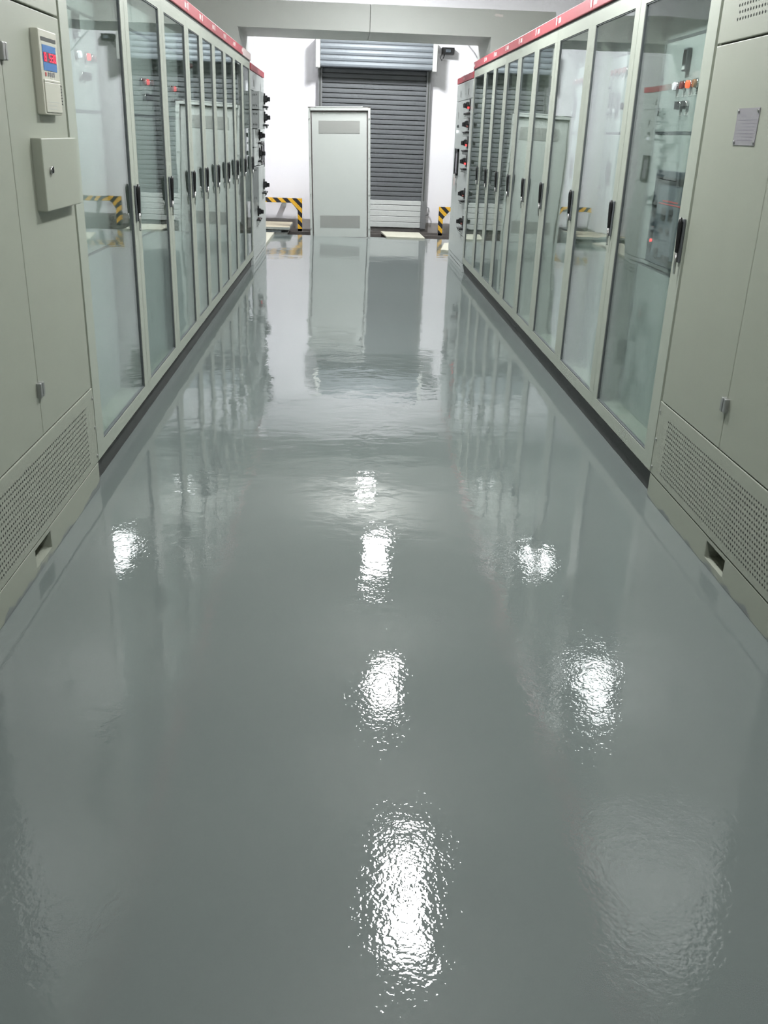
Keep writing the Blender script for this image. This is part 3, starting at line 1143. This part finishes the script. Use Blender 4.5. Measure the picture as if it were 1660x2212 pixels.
far_cabinet(-1, 11.285, 12.05, 13.08, 'grey drawer cabinet with two drawers pulled out, ending the blue-display row',
            (0.095, 0.095, 0.030, 0.030, 0.075, 0.0), (0, 0, 0, 0, 0, 1))
far_cabinet(1, 11.235, 11.95, 12.80, 'grey drawer cabinet with closed drawers and red lamps, ending the nameplate row',
            (0.0, 0.0, 0.0, 0.0, 0.0, 0.0), (1, 0, 1, 1, 0, 0))
# tag hanging from the instrument frame of the far cabinet on the right
m = MB()
m.tube([(XR - 0.026, 12.38, 1.072), (XR - 0.029, 12.38, 1.04), (XR - 0.029, 12.37, 1.0)], 0.004, MARK)
m.box(XR - 0.031, XR - 0.026, 12.30, 12.42, 0.93, 1.03, PALERED)
tag(m.build('hanging_tag'), 'pale pink tag hanging below the black frame on the drawer cabinet', 'tag')

# ------------------------------------------------------------------ loose things at the end of the aisle
# cabinet panel standing on edge
t = thing('cabinet_panel', 'tall white sheet-metal cabinet panel with two grey vents standing before the shutter', 'panel', (-0.062, 14.93, 0))
t.rotation_euler = (math.radians(-2.2), math.radians(-1.7), math.radians(-6.0))
m = MB()
PW, PH = 0.470, 1.865
m.box(-PW + 0.055, PW - 0.055, -0.012, 0.0, 0.0, PH - 0.06, PANELW)
p = m.build('sheet')
p.parent = t
m = MB()
for s in (-1, 1):
    m.box(s * PW, s * (PW - 0.035), -0.022, 0.012, 0.0, PH, PANELW, 0.002)
    m.box(s * (PW - 0.036), s * (PW - 0.052), -0.016, 0.0, 0.0, PH - 0.05, IRON)
m.box(-PW + 0.035, PW - 0.035, -0.016, 0.0, PH - 0.075, PH - 0.052, IRON)
m.box(-PW + 0.035, PW - 0.035, -0.030, 0.012, PH - 0.052, PH - 0.012, PANELW, 0.002)
m.box(-PW + 0.115, PW - 0.115, -0.032, 0.012, PH - 0.012, PH + 0.004, PANELW, 0.002)
for s in (-1, 1):
    m.box(s * PW, s * (PW - 0.115), -0.024, 0.012, PH - 0.010, PH, IRON)
p = m.build('rim')
p.parent = t
for zz in (1.50, 0.14):
    m = MB()
    m.box(-0.31, 0.31, -0.0145, -0.010, zz, zz + 0.175, PANELG)
    p = m.build('vent_grille')
    p.parent = t
    p['label'] = 'grey perforated vent'
for s in (-1, 1):
    for zz in (0.12, 0.62, 1.15, 1.70):
        m = MB()
        m.cyl((s * (PW - 0.017), -0.024, zz), 1, 0.008, 0.006, ZINC, 10)
        p = m.build('screw')
        p.parent = t

# hazard-striped guard rails along the trench
GY = 16.30
for nm, x_post, x_end, brk, zt, lab in (
        ('guard_rail', -0.72, -2.2, -1.03, 0.462, 'black and yellow striped guard rail behind the board stack'),
        ('guard_rail', 1.60, 2.9, 1.93, 0.400, 'black and yellow striped guard rail between shutter and closed drawer cabinet')):
    t = thing(nm, lab, 'guard rail', (x_post, GY, -0.13), 'striped guard rails')
    s = 1 if x_end > x_post else -1
    m = MB()
    m.box(x_post + s * 0.0, x_end, GY - 0.02, GY + 0.02, zt - 0.075, zt, STRIPES, 0.003)
    m.prism([(x_post + s * 0.07, zt - 0.07), (x_post + s * 0.18, zt - 0.07), (x_post + s * 0.07, zt - 0.20)], 1, GY - 0.019, GY + 0.019, STRIPES)
    m.build('rail', t)
    m = MB()
    m.box(x_post, x_post + s * 0.075, GY - 0.02, GY + 0.02, -0.13, zt - 0.075, STRIPES, 0.003)
    m.build('post', t)
    m = MB()
    m.box(brk - 0.03, brk + 0.03, GY - 0.012, 16.5, zt - 0.14, zt - 0.05, ZINC, 0.003)
    m.build('wall_bracket', t)

# floor boards
bz = 0.0
for k, (x0, x1, y0, y1, th, mt, lab) in enumerate((
        (-1.40, -0.90, 15.05, 15.55, 0.035, BOARDE, 'grey board at the bottom of the stack by the trench'),
        (-1.60, -1.00, 15.08, 15.70, 0.032, BOARDG, 'blue-grey board in the middle of the stack by the trench'),
        (-1.70, -0.86, 15.02, 15.95, 0.036, BOARD, 'beige board on top of the stack by the trench'))):
    zb = -0.012 + (0.0, 0.036, 0.080)[k]
    m = MB()
    m.box(x0, x1, y0, y1, zb, zb + th, mt if k != 2 else BOARDE, 0.002)
    if k == 2:
        m.box(x0 + 0.004, x1 - 0.004, y0 + 0.004, y1 - 0.004, zb + th - 0.001, zb + th + 0.003, BOARD)
    tag(m.build('floor_board'), lab, 'board', 'loose floor boards')
m = MB()
m.prism([(0.665, 14.93), (1.265, 14.90), (1.235, 15.76), (0.60, 15.76)], 2, 0.001, 0.022, BOARDW)
tag(m.build('floor_board'), 'cream board lying flat across the trench in front of the shutter', 'board', 'loose floor boards')
m = MB()
m.prism([(-1.60, 13.10), (-1.105, 13.10), (-1.10, 14.98), (-1.60, 14.98)], 2, 0.001, 0.030, BOARDW)
tag(m.build('floor_board'), 'cream board lying on the floor past the pulled-out drawer cabinet', 'board', 'loose floor boards')
m = MB()
m.prism([(1.36, 13.30), (1.95, 12.84), (2.0, 14.2), (1.50, 14.2)], 2, 0.001, 0.030, BOARDW)
tag(m.build('floor_board'), 'cream board lying on the floor past the closed drawer cabinet', 'board', 'loose floor boards')

# ------------------------------------------------------------------ batten lamps of the middle row
LLAB = ('fifth', 'fourth', 'third', 'second', 'first')
for k, (lx, ly, lz, ln, s) in enumerate(LAMPS):
    t = thing('batten_lamp', f'long white batten lamp hung over the aisle, {LLAB[k]} from the shutter', 'lamp', (lx, ly, lz), 'batten lamps over the aisle')
    m = MB()
    m.prism([(lx - 0.06, lz), (lx + 0.06, lz), (lx + 0.045, lz + 0.055), (lx - 0.045, lz + 0.055)], 1, ly - ln / 2 - 0.02, ly + ln / 2 + 0.02, LAMPM)
    m.build('housing', t)
    m = MB()
    m.box(lx - LAMP_W / 2, lx + LAMP_W / 2, ly - ln / 2, ly + ln / 2, lz - 0.045, lz, make_emit('lamp_light', LAMP_COLOR, LAMP_POWER * s * 0.6), 0.012)
    m.build('diffuser', t)
    la = bpy.data.lights.new('lamp_light', 'AREA')
    la.shape = 'RECTANGLE'
    la.size = LAMP_W
    la.size_y = ln
    la.energy = LAMP_POWER * s * math.pi * LAMP_W * ln * 0.9
    la.color = LAMP_COLOR
    lo = bpy.data.objects.new('lamp_light', la)
    COL.objects.link(lo)
    lo.parent = t
    lo.location = (0, 0, -0.05)
    for q in (-1, 1):
        m = MB()
        m.cyl((lx, ly + q * ln * 0.35, (lz + 0.055 + H) / 2), 2, 0.006, H - lz - 0.055, LAMPM, 10)
        m.build('stem', t)
